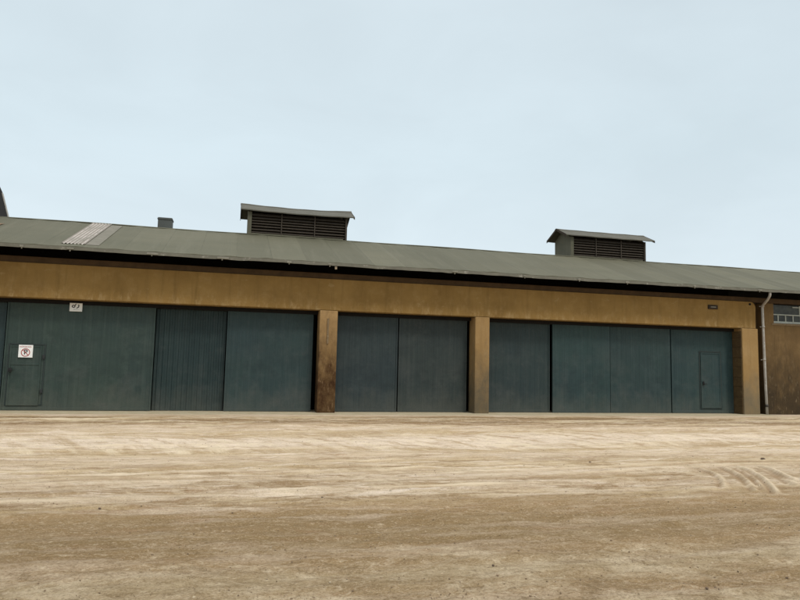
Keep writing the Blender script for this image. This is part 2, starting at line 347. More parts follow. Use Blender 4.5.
# long ruts pressed along the yard, each a pair of furrows with a pushed-up rim
def rut(y0, amp, wid, depth, w2=None, x0=-99, x1=99):
    global h, sand
    c = y0 + amp * np.interp(dx, np.linspace(-11, 27, 400), smooth1(400, 34)) + .03 * np.interp(dx, np.linspace(-11, 27, 400), smooth1(400, 4))
    mod = np.clip(.6 + .5 * np.interp(dx, np.linspace(-11, 27, 200), smooth1(200, 9)), 0, 1.3)
    mod = mod * np.clip((dx - x0) / 1.5, 0, 1) * np.clip((x1 - dx) / 1.5, 0, 1)
    u = (Y - c[:, None]) / wid
    h += mod[:, None] * depth * (-np.exp(-u ** 2 * 2) + .7 * np.exp(-((np.abs(u) - 1.25) / .42) ** 2))
    sand = np.maximum(sand, mod[:, None] * np.exp(-((u - 1.25) / .4) ** 2) * .8)
for y0 in (-2.3, -3.0, -3.6, -4.6, -6.2, -7.1, -7.9, -8.6, -9.3, -10.1, -10.9, -11.5, -12.0, -12.5, -13.0, -13.5, -14.0):
    rut(y0, .16, rng.uniform(.09, .2), rng.uniform(.010, .026))
for _ in range(26):
    a = rng.uniform(-11, 20); rut(rng.uniform(-14.6, -2.2), .12, rng.uniform(.05, .13), rng.uniform(.008, .022), x0=a, x1=a + rng.uniform(4, 12))
# swerving tyre marks on the right: a fan of curved ridges
clean = np.zeros_like(h); furrow = np.zeros_like(h)
marks = [([(8.67, -12.03), (8.35, -12.82), (8.09, -13.32), (7.72, -13.87), (7.36, -14.36)], 1., .06),
         ([(8.88, -12.13), (8.65, -12.71), (8.37, -13.23), (7.97, -13.79), (7.55, -14.34)], .95, .06),
         ([(9.09, -11.99), (8.62, -12.99), (8.34, -13.48), (7.88, -14.12), (7.56, -14.54)], .95, .06),
         ([(9.26, -12.17), (9.25, -12.56), (9.02, -13.04), (8.75, -13.53), (8.4, -14.07)], .9, .08),
         ([(3.0, -12.5), (5.8, -12.0), (8.37, -11.66), (9.28, -11.67), (10.01, -11.56), (10.69, -11.54), (12.5, -11.8)], .7, .06),
         ([(3.4, -12.95), (6.2, -12.45), (8.5, -12.05), (9.7, -11.95), (10.6, -11.95), (12.5, -12.3)], .5, .06),
         ([(9.5, -12.1), (9.34, -12.6), (9.14, -12.91), (8.98, -13.3), (8.82, -13.72)], .85, .07)]
marks += [([(2.58, -12.44), (4.73, -12.11), (7.55, -11.62), (9.4, -11.42), (11.6, -11.3)], .75, .10),
          ([(2.5, -13.82), (4.35, -14.16), (6.26, -14.12), (7.6, -13.9), (8.85, -13.64)], .9, .12),
          ([(-3.05, -11.94), (-1.12, -11.65), (1.15, -11.51), (3.83, -11.13), (6.5, -10.6)], .8, .10),
          ([(-4.2, -12.5), (-2.1, -12.2), (.3, -12.05), (3.0, -11.7), (5.8, -11.1)], .65, .10),
          ([(9.9, -11.9), (10.2, -12.3), (10.1, -12.8), (9.9, -13.3), (9.5, -13.9)], .7, .09),
          ([(8.0, -11.95), (8.0, -12.6), (7.8, -13.1), (7.45, -13.6), (7.05, -14.1)], .5, .06)]
marks = [(P, a, w * .72) for P, a, w in marks]
xi = np.where((dx > -5) & (dx < 13))[0]; yi = np.where((dy > -15.2) & (dy < -10.2))[0]; sub = np.ix_(xi, yi); Xs, Ys = X[sub], Y[sub]
for P, am, wd in marks:
    P = np.array(P); t0 = np.arange(len(P)); tq = np.linspace(0, len(P) - 1, 90)
    q = np.stack([np.polyval(np.polyfit(t0, P[:, k], 3), tq) for k in (0, 1)], 1)
    best = np.full(Xs.shape, 9.); sg = np.zeros(Xs.shape); tb = np.zeros(Xs.shape)
    for k in range(89):
        a, d = q[k], q[k + 1] - q[k]; L2 = (d ** 2).sum(); t = np.clip(((Xs - a[0]) * d[0] + (Ys - a[1]) * d[1]) / L2, 0, 1)
        ex, ey = Xs - a[0] - t * d[0], Ys - a[1] - t * d[1]; ds = np.hypot(ex, ey); mm = ds < best
        best[mm] = ds[mm]; sg[mm] = ((ex * -d[1] + ey * d[0]) / L2 ** .5)[mm]; tb[mm] = k / 88
    fade = np.clip(tb / .12, 0, 1) * np.clip((1 - tb) / .08, 0, 1) * am
    g1 = np.exp(-(best / wd) ** 2) * fade; g2 = np.exp(-((sg + wd * 1.9) / wd) ** 2) * (best < .4) * fade
    long_ = wd > .062
    if long_:
        brk = np.clip(.55 + .55 * np.interp(tb, np.linspace(0, 1, 60), smooth1(60, 2)) + .35 * noise2(dx, dy, .35, .12)[sub], 0, 1.2); g1, g2 = g1 * brk, g2 * brk * .6
    kk = .35 if long_ else 1.
    calm = np.exp(-(best / .25) ** 2) * np.minimum(1, fade * 2) * (.15 if long_ else 1); h[sub] = h[sub] * (1 - .55 * calm) + kk * (.045 * g1 - .035 * g2); clean[sub] = np.maximum(clean[sub], calm); furrow[sub] = np.maximum(furrow[sub] * (1 - .8 * np.clip(g1, 0, 1)), g2); sand[sub] = np.maximum(sand[sub] * (1 - .9 * calm), g1 * 1.1)
sand = np.clip(sand * (clean * .9 + (1 - clean) * (.5 + .35 * noise2(dx, dy, .8, .12))), 0, 1)
edge = np.clip((-.7 - Y) / .9, 0, 1) * np.clip((Y + 18.6) / .6, 0, 1) * np.clip((X + 11) / 1.5, 0, 1) * np.clip((27 - X) / 1.5, 0, 1)
h = h * edge; sand *= edge
def ground_z(x, y):
    i = int(np.clip(np.searchsorted(dx, x), 0, hx - 1)); j = int(np.clip(round((y + 18.6) / .032), 0, hy - 1)); return float(h[i, j])
FU = np.zeros_like(Hh); FU[sl] = np.clip(furrow * edge, 0, 1)
Hh[sl] = h; SD[sl] = sand
GX, GY = np.meshgrid(fx, fy, indexing='ij')
nV = GX.size; co = np.stack([GX.ravel(), GY.ravel(), Hh.ravel()], 1).astype(np.float32)
I = np.arange(nV).reshape(GX.shape)
Q = np.stack([I[:-1, :-1], I[1:, :-1], I[1:, 1:], I[:-1, 1:]], -1).reshape(-1, 4)
me = bpy.data.meshes.new('ground'); me.vertices.add(nV); me.vertices.foreach_set('co', co.ravel())
me.loops.add(Q.size); me.loops.foreach_set('vertex_index', Q.ravel().astype(np.int32))
me.polygons.add(len(Q)); me.polygons.foreach_set('loop_start', np.arange(0, Q.size, 4, dtype=np.int32))
me.polygons.foreach_set('use_smooth', np.ones(len(Q), dtype=bool)); me.update(); me.validate()
at = me.attributes.new('loose_sand', 'FLOAT', 'POINT'); at.data.foreach_set('value', SD.ravel().astype(np.float32))
at = me.attributes.new('furrow', 'FLOAT', 'POINT'); at.data.foreach_set('value', FU.ravel().astype(np.float32))
me.materials.append(M['ground'])
g = bpy.data.objects.new('ground', me); COL.objects.link(g); g['kind'] = 'structure'

b = MB()
xs = [-16] + [x for x in np.arange(-15.5, 21.5, .5)] + [21.3]
b.sheet(lambda u, v: (u, v + (.06 * math.sin(u * 1.7) + .05 * math.sin(u * 4.1 + 1) + .04 * math.sin(u * 9.3) if v < 0 else 0), (.012 if v > -.5 else .004)), xs, [-.72, -.48, 0, 1.45], (0, 0, -.2))
pv = b.build('pavement', M['slab']); pv['kind'] = 'structure'

# ------------------------------------------------------------------ warehouse
W = empty('warehouse', (7, .5, 0), 'long low ochre warehouse with dark sliding doors and olive grey roof', 'warehouse')
D0, DT = .42, .06                     # door face, door thickness
XL, XR, XE = -16.0, 20.92, 50.0       # left end, portal end, right end
# beam across the front, upper right corner rounded
pts = [(XL, 3.5), (XR - .06, 3.5)] + [(XR - .06 - .2 + .2 * math.cos(a), 4.6 - .2 + .2 * math.sin(a)) for a in np.linspace(0, math.pi / 2, 7)] + [(XL, 4.6)]
b = MB(); b.prism(pts, 0., .40)
bmesh.ops.bevel(b.b, geom=[e for e in b.b.edges if all(abs(v.co.y) < 1e-5 for v in e.verts)], offset=.02, segments=2, affect='EDGES')
b.build('beam', M['beam'], W)
def pillar(x0, x1, m, label, notch=False):
    b = MB(); b.box(x0, x1, -.03, .62, -.1, 3.497, .025)
    o = b.build('pillar', m, W, label=label)
    if notch:
        n = MB(); n.box(x0 + .26, x0 + .32, -.062, -.033, 2.35, 3.22, .008); n.build('strip', M['sill'], o, label='thin upright strip near the pillar top')
    return o
pillar(2.86, 3.48, M['pillar_rust'], 'pillar with dark brown stained foot', True)
pillar(8.54, 9.10, M['pillar_grey'], 'pillar with grey stained foot')
pillar(20.14, XR, M['pillar_plain'], 'pale pillar at the right end')
pillar(-10.3, -9.7, M['pillar_plain'], 'pale pillar at the left end')
bj = mat_simple('darker_jamb_courses', (.105, .066, .026), (.065, .04, .017), .9, 3.5, fleck=(.15, .105, .055))  # courses darker than the pillar front
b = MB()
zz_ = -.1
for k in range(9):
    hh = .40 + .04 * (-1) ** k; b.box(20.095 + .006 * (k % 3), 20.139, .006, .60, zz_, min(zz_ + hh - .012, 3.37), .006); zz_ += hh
b.box(20.118, 20.1385, .012, .59, -.1, 3.36); b.build('jamb', bj, W, label='darker coursed side of the right opening')
# inner soffit above the doors, near-black backing for dark door gaps, ends, back
b = MB(); b.box(XL, XR - .05, 1.5, 1.6, -.1, 5.4); b.build('void_backing', M['void'], W)
b = MB(); b.box(XL, XL + .3, .8, 11.8, -.1, 4.7); b.build('end_wall', M['annex'], W)
b = MB(); b.box(XE - .3, XE, .5, 11.8, -.1, 4.7); b.build('end_wall', M['annex'], W)
b = MB(); b.box(XL, XE, 11.8, 12.1, -.1, 4.9); b.build('back_wall', M['annex'], W)
# strip with eave shade in its colour, dark gap and rafters under the eave
b = MB(); b.box(XL, XE, .055, .22, 4.604, 4.80, .01); b.build('eave_shade_strip', M['eave_shade'], W)
for k, x in enumerate(np.arange(-15.2, XE, 1.42)):
    b = MB(); b.prism([(-.58, 4.965), (-.58, 5.05), (.56, 5.455), (.56, 5.37)], x, x + .07, 'x'); b.build('rafter', M['dark'], W)

# doors
def ribbed(x0, x1, y, z0, z1, pitch, dep, w):
    """front face with raised vertical ribs as one closed outline extruded upward"""
    p = []; x = x0 + pitch * .5
    p.append((x0, y))
    while x + w < x1 - .02:
        p += [(x, y), (x + w * .25, y - dep), (x + w * .75, y - dep), (x + w, y)]; x += pitch
    p += [(x1, y), (x1, y + DT), (x0, y + DT)]
    return MB().prism(p, z0, z1, 'z')
def door(x0, x1, back, m, label=None, pitch=.29, dep=.003, w=.02, frame=True, sag=0.):
    y = D0 + back
    b = ribbed(x0, x1, y, .022 + sag, 3.37, pitch, dep, w)
    if frame:
        for a, c in ((x0, x0 + .05), (x1 - .05, x1)): b.box(a, c, y - .022, y + .002, .024 + sag, 3.369, .004)
        b.box(x0 + .052, x1 - .052, y - .016, y + .002, .024 + sag, .12 + sag, .004)
    d = b.build('sliding_door', m, W, label=label)
    return d
door(-15.9, -13.05, .02, M['door_f'], None, pitch=.2)
door(-12.98, -10.2, .05, M['door_c'], None, pitch=.2)
door(-9.72, -6.92, .14, M['door_c'], 'dark panel cut by the left edge of the picture')
dA = door(-6.86, -2.49, 0, M['door_a'], 'greenish panel with small door and signs', frame=True)
door(-2.475, -.235, .17, M['door_b'], 'ribbed dark panel', pitch=.163, dep=.020, w=.10, frame=False)
door(-.20, 2.70, .02, M['door_c'], 'blue grey panel beside the stained pillar')
door(3.30, 5.75, .02, M['door_d'], None, pitch=.2)
door(5.80, 8.40, .05, M['door_e'], None, pitch=.2)
door(8.9, 11.80, .12, M['door_f'], 'faded panel with scuffed middle', pitch=.2)
door(11.87, 14.335, 0, M['door_g'], None, pitch=.2, frame=False)
door(14.37, 17.09, .03, M['door_h'], None, pitch=.2, frame=False)
dI = door(17.155, 20.08, .07, M['door_g'], 'panel with narrow walk-through door', pitch=.31)
# small doors let into the panels, hinges and handle
def frame_boxes(b, x0, x1, z0, z1, y, t=.05, d=.02, zm=None):
    b.box(x0, x0 + t, y - d, y, z0, z1, .004); b.box(x1 - t, x1, y - d, y, z0, z1, .004)
    b.box(x0 + t + .002, x1 - t - .002, y - d, y, z1 - t, z1, .004); b.box(x0 + t + .002, x1 - t - .002, y - d, y, z0, z0 + t, .004)
    if zm: b.box(x0 + t + .002, x1 - t - .002, y - d, y, zm, zm + t, .004)
b = MB(); b.box(-6.70, -5.80, D0 - .024, D0 - .0075, .17, 2.03, .003); frame_boxes(b, -6.70, -5.80, .171, 2.029, D0 - .0245, .05, .012, 1.42)
b.build('wicket_door', M['door_a'], dA)
b = MB(); frame_boxes(b, -6.83 + .08, -5.69, .165, 2.09, D0 - .0075, .042, .006); b.build('door_gap', M['door_gap'], dA)
b = MB(); b.box(-6.69, -6.60, D0 - .075, D0 - .047, 1.20, 1.33, .006); b.tube([(-6.645, D0 - .075, 1.265), (-6.645, D0 - .12, 1.265), (-6.56, D0 - .12, 1.265)], .014, 8); b.build('handle', M['handle'], dA)
for hz in (.55, 1.62):
    b = MB(); b.box(-5.77, -5.70, D0 - .045, D0 - .0075, hz, hz + .13, .004); b.build('hinge', M['rail'], dA)
yI = D0 + .07
b = MB(); b.box(18.52, 19.47, yI - .022, yI - .0075, .22, 2.47, .003); frame_boxes(b, 18.52, 19.47, .221, 2.469, yI - .0225, .05, .014); b.build('wicket_door', M['door_g'], dI)
b = MB(); frame_boxes(b, 18.46, 19.53, .17, 2.53, yI - .0075, .05, .005); b.build('door_gap', M['door_gap'], dI)
b = MB(); b.box(18.60, 18.66, yI - .07, yI - .037, 1.15, 1.3, .005); b.tube([(18.63, yI - .07, 1.2), (18.63, yI - .10, 1.2), (18.74, yI - .10, 1.2)], .012, 8); b.build('handle', M['handle'], dI)
for x0, x1 in ((-15.9, -10.32), (-9.69, 2.85), (3.5, 8.53), (9.12, 20.12)):
    b = MB(); b.box(x0, x1, .395, .70, 3.375, 3.60, .004); b.build('door_rail_shade', M['void'], W)  # near-black rail box, lintel shade over the doors put into its colour

# annex at the right, set behind the portal end
ax = XR + .40
WX0, WX1, WZ0, WZ1, WY = 21.86, 26.4, 3.78, 4.56, .10
b = MB()
b.box(ax, WX0, WY, WY + .35, -.15, 4.6, .012); b.box(WX0 + .001, WX1 - .001, WY + .001, WY + .35, -.15, WZ0); b.box(WX1, XE, WY, WY + .35, -.15, 4.6)
b.build('annex_wall', M['annex'], W, label='rough brown wall right of the downpipe')
b = MB(); b.box(XR - .3, ax + .05, .43, .60, -.15, 4.6); b.build('recess_wall', M['darkwall'], W, label='dark strip behind the downpipe')  # set-back strip, darker than the annex wall
wf = MB()
y0 = WY + .10
def bar(x0, x1, z0, z1, y=y0, d=.05): wf.box(x0, x1, y, y + d, z0, z1, .006)
bar(WX0, WX1, WZ0, WZ0 + .09, y0 - .03, .09); bar(WX0, WX0 + .05, WZ0 + .092, WZ1)
bar(WX1 - .05, WX1, WZ0 + .092, WZ1)
bar(WX0 + .052, WX1 - .052, 4.13, 4.175)
x = WX0 + .052
cols = []
for k in range(11):
    x = WX0 + .30 + .385 * k
    if x < WX1 - .1: bar(x, x + .05, WZ0 + .092, 4.128)
for x in (23.28, 25.4): bar(x, x + .06, 4.177, WZ1 - .002, y0 - .01)
bar(22.93, 23.278, 4.47, 4.51, y0 - .01)
wn = wf.build('window', M['win_frame'], W, label='strip window with chalky frame under the eave')
b = MB(); b.box(WX0 + .01, WX1 - .01, y0 + .018, y0 + .026, WZ0 + .03, WZ1); b.build('pane', M['glass'], wn)
b = MB(); b.box(WX0 - .12, WX1 + .1, WY - .02, WY + .09, WZ0 - .09, WZ0 - .004, .015); b.build('sill', M['sill'], wn)

# roof
SL = .356; E0, EZ, RY = -.70, 5.07, 4.0
RZ = EZ + SL * (RY - E0)
def roof_z(y): return EZ + SL * (y - E0) if y <= RY else RZ - .16 * (y - RY)
us = np.arange(XL - .3, XE + .31, .2875)
wob = {i: random.gauss(0, 1) for i in range(400)}
def roof_pt(u, v):
    k = (u - us[0]) / .2875; i = int(round(k))
    lap = .016 if i % 4 == 0 else 0.
    sag = (.006 * math.sin(u * .9) + .003 * math.sin(u * 2.3 + v)) * (1 if v < 1 else .5) + .002 * wob[i % 400] * (1 if v < 0 else .4)
    return (u, v, roof_z(v) + lap + sag)
b = MB(); b.sheet(roof_pt, us, [E0, E0 + .5, .6, 1.7, 2.8, 3.7, RY], (0, 0, -.045))
roof = b.build('roof', M['roof'], W)
b = MB(); b.sheet(lambda u, v: (u, v, roof_z(v) - (.012 if v < 5 else 0) - .01), [XL - .3, 0, 12, 24, XE + .3], [RY + .003, 6, 8, 12.6], (0, 0, -.045)); b.build('back_slope', M['roof'], W)
b = MB(); b.sheet(lambda u, v: (u, RY + .12 * v, RZ + .035 - .05 * abs(v) + .010 * math.sin(u * .9)), np.arange(XL - .3, XE + .31, 1.15), [-1, -.3, .3, 1], (0, 0, -.012)); b.build('ridge_cap', M['roof'], roof)
b = MB(); b.sheet(lambda u, v: (u, v, roof_z(v) + .034 + .014 * math.sin((u + 5.30) * 2 * math.pi / .105)), np.arange(-5.30, -4.61, .0131), [-.36, 1, 2.4, 3.9], (0, 0, -.006))
b.build('ribbed_sheet', M['skylight'], roof, label='bleached ribbed sheet in the roof')
b = MB(); b.sheet(lambda u, v: (u, v, roof_z(v) + .021), [-4.605, -4.22], [-.34, 1, 2.4, 3.7], (0, 0, -.006)); b.build('repair_sheet', M['patch'], roof)
b = MB(); b.sheet(lambda u, v: (u + .1 * math.sin(v * 5), v, roof_z(v) + .030), [-9.8, -9.2, -8.6, -8.1, -7.75], [1.95, 2.1, 2.3, 2.45], (0, 0, -.008)); b.build('rust_patch', M['rust_sheet'], roof)
# eave lip with bent bits
def lip(u, v):
    i = int(round((u - us[0]) / .2875)); r = .006 * math.sin(u * .9) + .003 * math.sin(u * 2.3) + .005 * wob[(i * 3) % 400]
    return (u, E0 - .012 - .02 * v + .006 * wob[(i * 7) % 400], EZ - .012 - .105 * v + r)
b = MB(); b.sheet(lip, us, [0, .35, .7, 1.], (0, .02, 0)); gut = b.build('gutter', M['gutter'], W)
for x, w in ((-6.33, .10), (-5.04, .20), (-2.74, .34), (-.61, .36), (1.62, .14), (2.99, .10), (7.38, .20), (10.1, .1), (12.3, .1), (14.3, .16), (17.3, .1), (20.31, .18), (24.5, .15)):
    b = MB(); b.box(x, x + w, E0 - .062, E0 - .04, EZ - .105 + random.uniform(-.01, .02), EZ - .045, .006)
    b.box(x + w * .4, x + w * .4 + .03, E0 - .05, E0 - .03, EZ - .155, EZ - .09, .004)
    b.build('gutter_bracket', M['bracket'], gut)
b = MB(); b.tube([(3.32, -.3, 5.2), (3.32, -.3, 5.0)], .016, 8); b.tube([(3.32, -.3, 5.0), (3.32, -.3, 4.985), (3.32, -.3, 4.93), (3.32, -.3, 4.91)], .042, 10); b.build('insulator', M['white_sign'], W)
# flue
b = MB(); b.box(-3.08, -2.55, 4.55, 5.05, RZ - .4, 7.28, .01); b.box(-3.10, -2.53, 4.53, 5.07, 7.20, 7.25, .006); b.build('chimney', M['chimney'], roof)

# downpipe
b = MB()
PX = 21.13
b.tube([(20.98, E0 + .05, 4.99), (20.98, E0 + .05, 4.86), (20.985, E0 + .08, 4.79), (21.03, -.46, 4.66), (PX - .02, -.16, 4.50), (PX, -.08, 4.44), (PX, -.08, 4.34), (PX + .01, -.08, 3), (PX + .035, -.08, 1.2), (PX + .06, -.09, .0)], .052, 14)
dp = b.build('downpipe', M['pipe'], W)
for z, r in ((4.40, .064), (3.55, .062), (2.2, .06)):
    b = MB(); b.tube([(PX + .012, -.08, z), (PX + .012, -.08, z + .07)], r, 14); b.box(PX - .1, PX + .13, -.03, -.02, z + .015, z + .05); b.build('pipe_collar', M['pipe'], dp)
b = MB(); b.tube([(PX + .052, -.09, .32), (PX + .05, -.09, .42)], .063, 14); b.build('pipe_collar', M['pipe_dark'], dp, label='black collar low on the pipe')
# small fitting and drain hole on the beam
b = MB(); b.box(18.55, 18.99, -.05, .015, 4.22, 4.39, .012)
la = b.build('wall_fitting', M['dark'], W, label='small oblong fitting with dark rim')
b = MB(); b.box(18.64, 18.90, -.058, -.046, 4.285, 4.325, .004); b.build('cover', M['bracket'], la)
b = MB(); b.tube([(20.58, .01, 4.50), (20.58, -.03, 4.50)], .045, 12); b.build('pipe_stub', M['void'], W)

# roof ventilators
def ventilator(x0, x1, flare=0., hood_over=(.28, .28), warp=0., end_dark=False, label=None):
    ya, yb_, zb, zt = 4.0, 5.45, RZ - .25, 7.92 if end_dark else 7.66
    v = bpy.data.objects.new('ventilator', None); COL.objects.link(v); v.parent = W
    v.location = Vector(((x0 + x1) / 2, 4.7, RZ)) - W.location; v.empty_display_size = .3
    if label: v['label'] = label
    org = ((x0 + x1) / 2, 4.7, RZ)
    f = flare
    # end walls, back, inner lining
    for xe, sgn in ((x0, 1), (x1, -1)):
        b = MB(); xo_b, xo_t = xe, xe + sgn * f
        pr = [(ya + .03, zb), (yb_, zb), (yb_, zt), ((ya + yb_) / 2, zt + .42), (ya + .03, zt)]
        A = [b.b.verts.new((xo_b + (xo_t - xo_b) * (z - zb) / (zt - zb), y, z)) for y, z in pr]
        B = [b.b.verts.new((xo_b + (xo_t - xo_b) * (z - zb) / (zt - zb) + sgn * .05, y, z)) for y, z in pr]
        b.b.faces.new(A); b.b.faces.new(B[::-1])
        for i in range(5): b.b.faces.new((A[i], B[i], B[(i + 1) % 5], A[(i + 1) % 5]))
        b.build('end_wall', M['void'] if end_dark else M['vent_wall'], v, org)
    b = MB(); b.box(x0 + .06 + f, x1 - .06 - f, ya + .22, ya + .26, zb, zt + .02); b.build('lining', M['void'], v, org)  # backing behind the slats, unlit inside put into its colour
    b = MB(); b.box(x0 + .06 + f, x1 - .06 - f, yb_ - .03, yb_ + .01, zb, zt); b.build('back_panel', M['vent_wall'], v, org)
    if end_dark:
        b = MB(); q = [(5.22, zb), (5.36, zb), (5.36, zt), (5.22, zt)]
        A = [b.b.verts.new((x1 + .004 - f * (z - zb) / (zt - zb), y, z)) for y, z in q]; B = [b.b.verts.new((x1 + .03 - f * (z - zb) / (zt - zb), y, z)) for y, z in q]
        b.b.faces.new(A); b.b.faces.new(B[::-1])
        for i in range(4): b.b.faces.new((A[i], B[i], B[(i + 1) % 4], A[(i + 1) % 4]))
        b.build('edge_strip', M['pipe'], v, org)
    # slats, one louvre panel
    b = MB(); n = 7; z0 = RZ + .09; st = (zt - .03 - z0) / n
    for k in range(n):
        z = z0 + k * st; ins = .155 + f * (z - zb) / (zt - zb)
        dz = random.uniform(-.008, .008)
        b.prism([(ya - .02, z + .0 + dz), (ya - .005, z - .016 + dz), (ya + .17, z + .105 + dz), (ya + .155, z + .12 + dz)], x0 + ins, x1 - ins + .08, 'x')
    b.build('louvre_panel', M['slat'], v, org)
    for t in (1 / 3, 2 / 3):
        xm = x0 + (x1 - x0) * t; b = MB(); b.box(xm - .018, xm + .018, ya - .045, ya - .022, RZ - .06, zt, .004); b.build('post', M['slat'], v, org)
    b = MB(); b.box(x0 + .15, x1 - .15, ya - .04, ya + .1, RZ - .12, RZ + .055, .006); b.build('bottom_rail', M['vent_wall'], v, org)
    for xe, sgn in ((x0, 1), (x1, -1)):
        b = MB(); w = .15 if sgn > 0 else .07
        q = [(xe, zb), (xe + sgn * w, zb), (xe + sgn * (w + f), zt), (xe + sgn * f, zt)]
        b.prism(q, ya - .05, ya + .03, 'y'); b.build('corner_post', M['vent_wall'] if sgn > 0 and not end_dark else M['slat'], v, org)
    # hood: two slopes of sheet metal
    hx0, hx1 = x0 - hood_over[0] + f, x1 + hood_over[1] - f
    ym = (ya + yb_) / 2 + .02
    def hood(u, w):
        t = (u - hx0) / (hx1 - hx0); sagz = -warp * math.sin(math.pi * t) * (1 - abs(w) * .3) + warp * .9 * (t ** 4) * (1 if w > 0 else 0)
        return (u, ym + w * (.95 if w > 0 else .92), zt + .48 - .42 * abs(w) + sagz + .006 * math.sin(u * 5))
    b = MB(); b.sheet(hood, np.linspace(hx0, hx1, 15), [-1, -.5, -.04, .04, .5, 1], (0, 0, -.04)); b.build('hood', M['hood'], v, org)
    b = MB(); b.sheet(lambda u, w: Vector(hood(u, w)) + Vector((0, 0, .004)), np.linspace(hx0 - .02, hx1 + .02, 15), [-.14, -.02, .02, .14], (0, 0, .012)); b.build('ridge_cap', M['hood'], v, org)
    for xx in (hx0 - .012, hx1 - .008):
        for s_ in (-1, 1):
            b = MB()
            P = [Vector(hood(hx0 if xx < (x0 + x1) / 2 else hx1, s_ * t)) for t in (.03, 1)]
            A = [b.b.verts.new((xx, p.y, p.z + dzz)) for p, dzz in ((P[0], .01), (P[1], .01), (P[1], -.10), (P[0], -.10))]
            B = [b.b.verts.new((xx + .02, q_.co.y, q_.co.z)) for q_ in A]
            b.b.faces.new(A); b.b.faces.new(B[::-1])
            for i in range(4): b.b.faces.new((A[i], B[i], B[(i + 1) % 4], A[(i + 1) % 4]))
            b.build('barge_board', M['dark'], v, org)
    return v
ventilator(.36, 4.37, 0, (.28, .28), .05, label='roof ventilator with sagging hood')
ventilator(14.62, 18.50, 0, (.30, .40), .012, label='roof ventilator with straight hood')
ventilator(-12.8, -8.44, .42, (.05, -.10), 0., True, label='roof ventilator cut by the left edge of the picture')

# ------------------------------------------------------------------ signs on the left door
def text_mesh(body, size, x, y, z, m, parent, name, shear=0., sx=1., off=0.):
    cu = bpy.data.curves.new(name, 'FONT'); cu.body = body; cu.size = size; cu.extrude = .0012; cu.align_x = 'CENTER'; cu.align_y = 'CENTER'; cu.shear = shear; cu.offset = off
    t = bpy.data.objects.new(name, cu); COL.objects.link(t)
    me = bpy.data.meshes.new_from_object(t); bpy.data.objects.remove(t)
    me.transform(Matrix.Rotation(math.pi / 2, 4, 'X') @ Matrix.Diagonal((sx, 1, 1, 1))); me.materials.clear(); me.materials.append(m); me.name = name
    o = bpy.data.objects.new(name, me); COL.objects.link(o); o.parent = parent; o.location = Vector((x, y, z)) - parent.location
    return o
def arc(b, cx, cz, rx, rz, a0, a1, wid, y0, y1, n=36):
    full = abs(a1 - a0) > 6.2; ring = []
    for k in range(n if full else n + 1):
        a = a0 + (a1 - a0) * k / n; c, s_ = math.cos(a), math.sin(a)
        ring.append([b.b.verts.new((cx + (rx + d) * c, yy, cz + (rz + d) * s_)) for d, yy in ((-wid / 2, y0), (wid / 2, y0), (wid / 2, y1), (-wid / 2, y1))])
    pr = list(zip(ring, ring[1:] + ring[:1])) if full else list(zip(ring, ring[1:]))
    for A, B in pr:
        for i in range(4): b.b.faces.new((A[i], A[(i + 1) % 4], B[(i + 1) % 4], B[i]))
    if not full: b.b.faces.new(ring[0][::-1]); b.b.faces.new(ring[-1])
def sweep(b, pts, w, y0, y1):
    """flat brush stroke"""
    pts = [Vector((p[0], 0, p[1])) for p in pts]; ring = []
    for i, p in enumerate(pts):
        d = (pts[min(i + 1, len(pts) - 1)] - pts[max(i - 1, 0)]).normalized(); nn = Vector((-d.z, 0, d.x)) * w / 2
        ring.append([b.b.verts.new((p.x + s_ * nn.x, yy, p.z + s_ * nn.z)) for s_, yy in ((-1, y0), (1, y0), (1, y1), (-1, y1))])
    for A, B in zip(ring, ring[1:]):
        for i in range(4): b.b.faces.new((A[i], A[(i + 1) % 4], B[(i + 1) % 4], B[i]))
    b.b.faces.new(ring[0][::-1]); b.b.faces.new(ring[-1])
yd = D0 - .024
ps = empty('parking_sign', (-6.25, D0 - .05, 1.85), 'square white no parking sign with red ring and black P on the small door', 'sign')
ys = D0 - .0525
b = MB(); b.box(-6.45, -6.05, ys - .008, D0 - .0246, 1.655, 2.045, .002); b.build('board', M['white_sign'], ps)
yt = ys - .008
text_mesh('NO', .066, -6.375, yt - .0015, 1.985, M['red_ink'], ps, 'lettering', sx=.92)
text_mesh('PARKING', .066, -6.215, yt - .0015, 1.985, M['red_ink'], ps, 'lettering', sx=.92)
b = MB(); arc(b, -6.25, 1.81, .118, .118, 0, 2 * math.pi, .024, yt - .003, yt + .002)
b.build('red_ring', M['red_ink'], ps)
b = MB(); sweep(b, [(-6.332, 1.892), (-6.168, 1.728)], .02, yt - .0055, yt - .0035); b.build('red_slash', M['red_ink'], ps)
text_mesh('P', .215, -6.245, yt - .0015, 1.815, M['ink'], ps, 'letter', off=.004)
ns = empty('number_sign', (-4.905, D0 - .03, 3.285), 'small chalky white board with black hand-painted marks under the beam', 'sign')
b = MB(); b.box(-5.09, -4.72, D0 - .05, D0 - .008, 3.155, 3.42, .003); b.build('board', M['old_sign'], ns)
yn = D0 - .05
b = MB(); arc(b, -4.975, 3.315, .040, .034, 0, 2 * math.pi, .026, yn - .003, yn + .001, 20)
sweep(b, [(-4.938, 3.305), (-4.930, 3.345), (-4.915, 3.378), (-4.895, 3.392)], .024, yn - .0045, yn + .002)
sweep(b, [(-4.832, 3.375), (-4.822, 3.34), (-4.826, 3.30), (-4.845, 3.278), (-4.872, 3.27)], .030, yn - .003, yn + .001)
sweep(b, [(-4.868, 3.262), (-4.885, 3.245)], .02, yn - .0035, yn + .001)
b.build('painted_mark', M['ink'], ns)
b = MB()
for k in range(7): b.box(-4.965 + .024 * k, -4.949 + .024 * k, yn - .002, yn + .001, 3.205 + random.uniform(-.004, .004), 3.222)
b.build('fine_print', M['grey_ink'], ns)

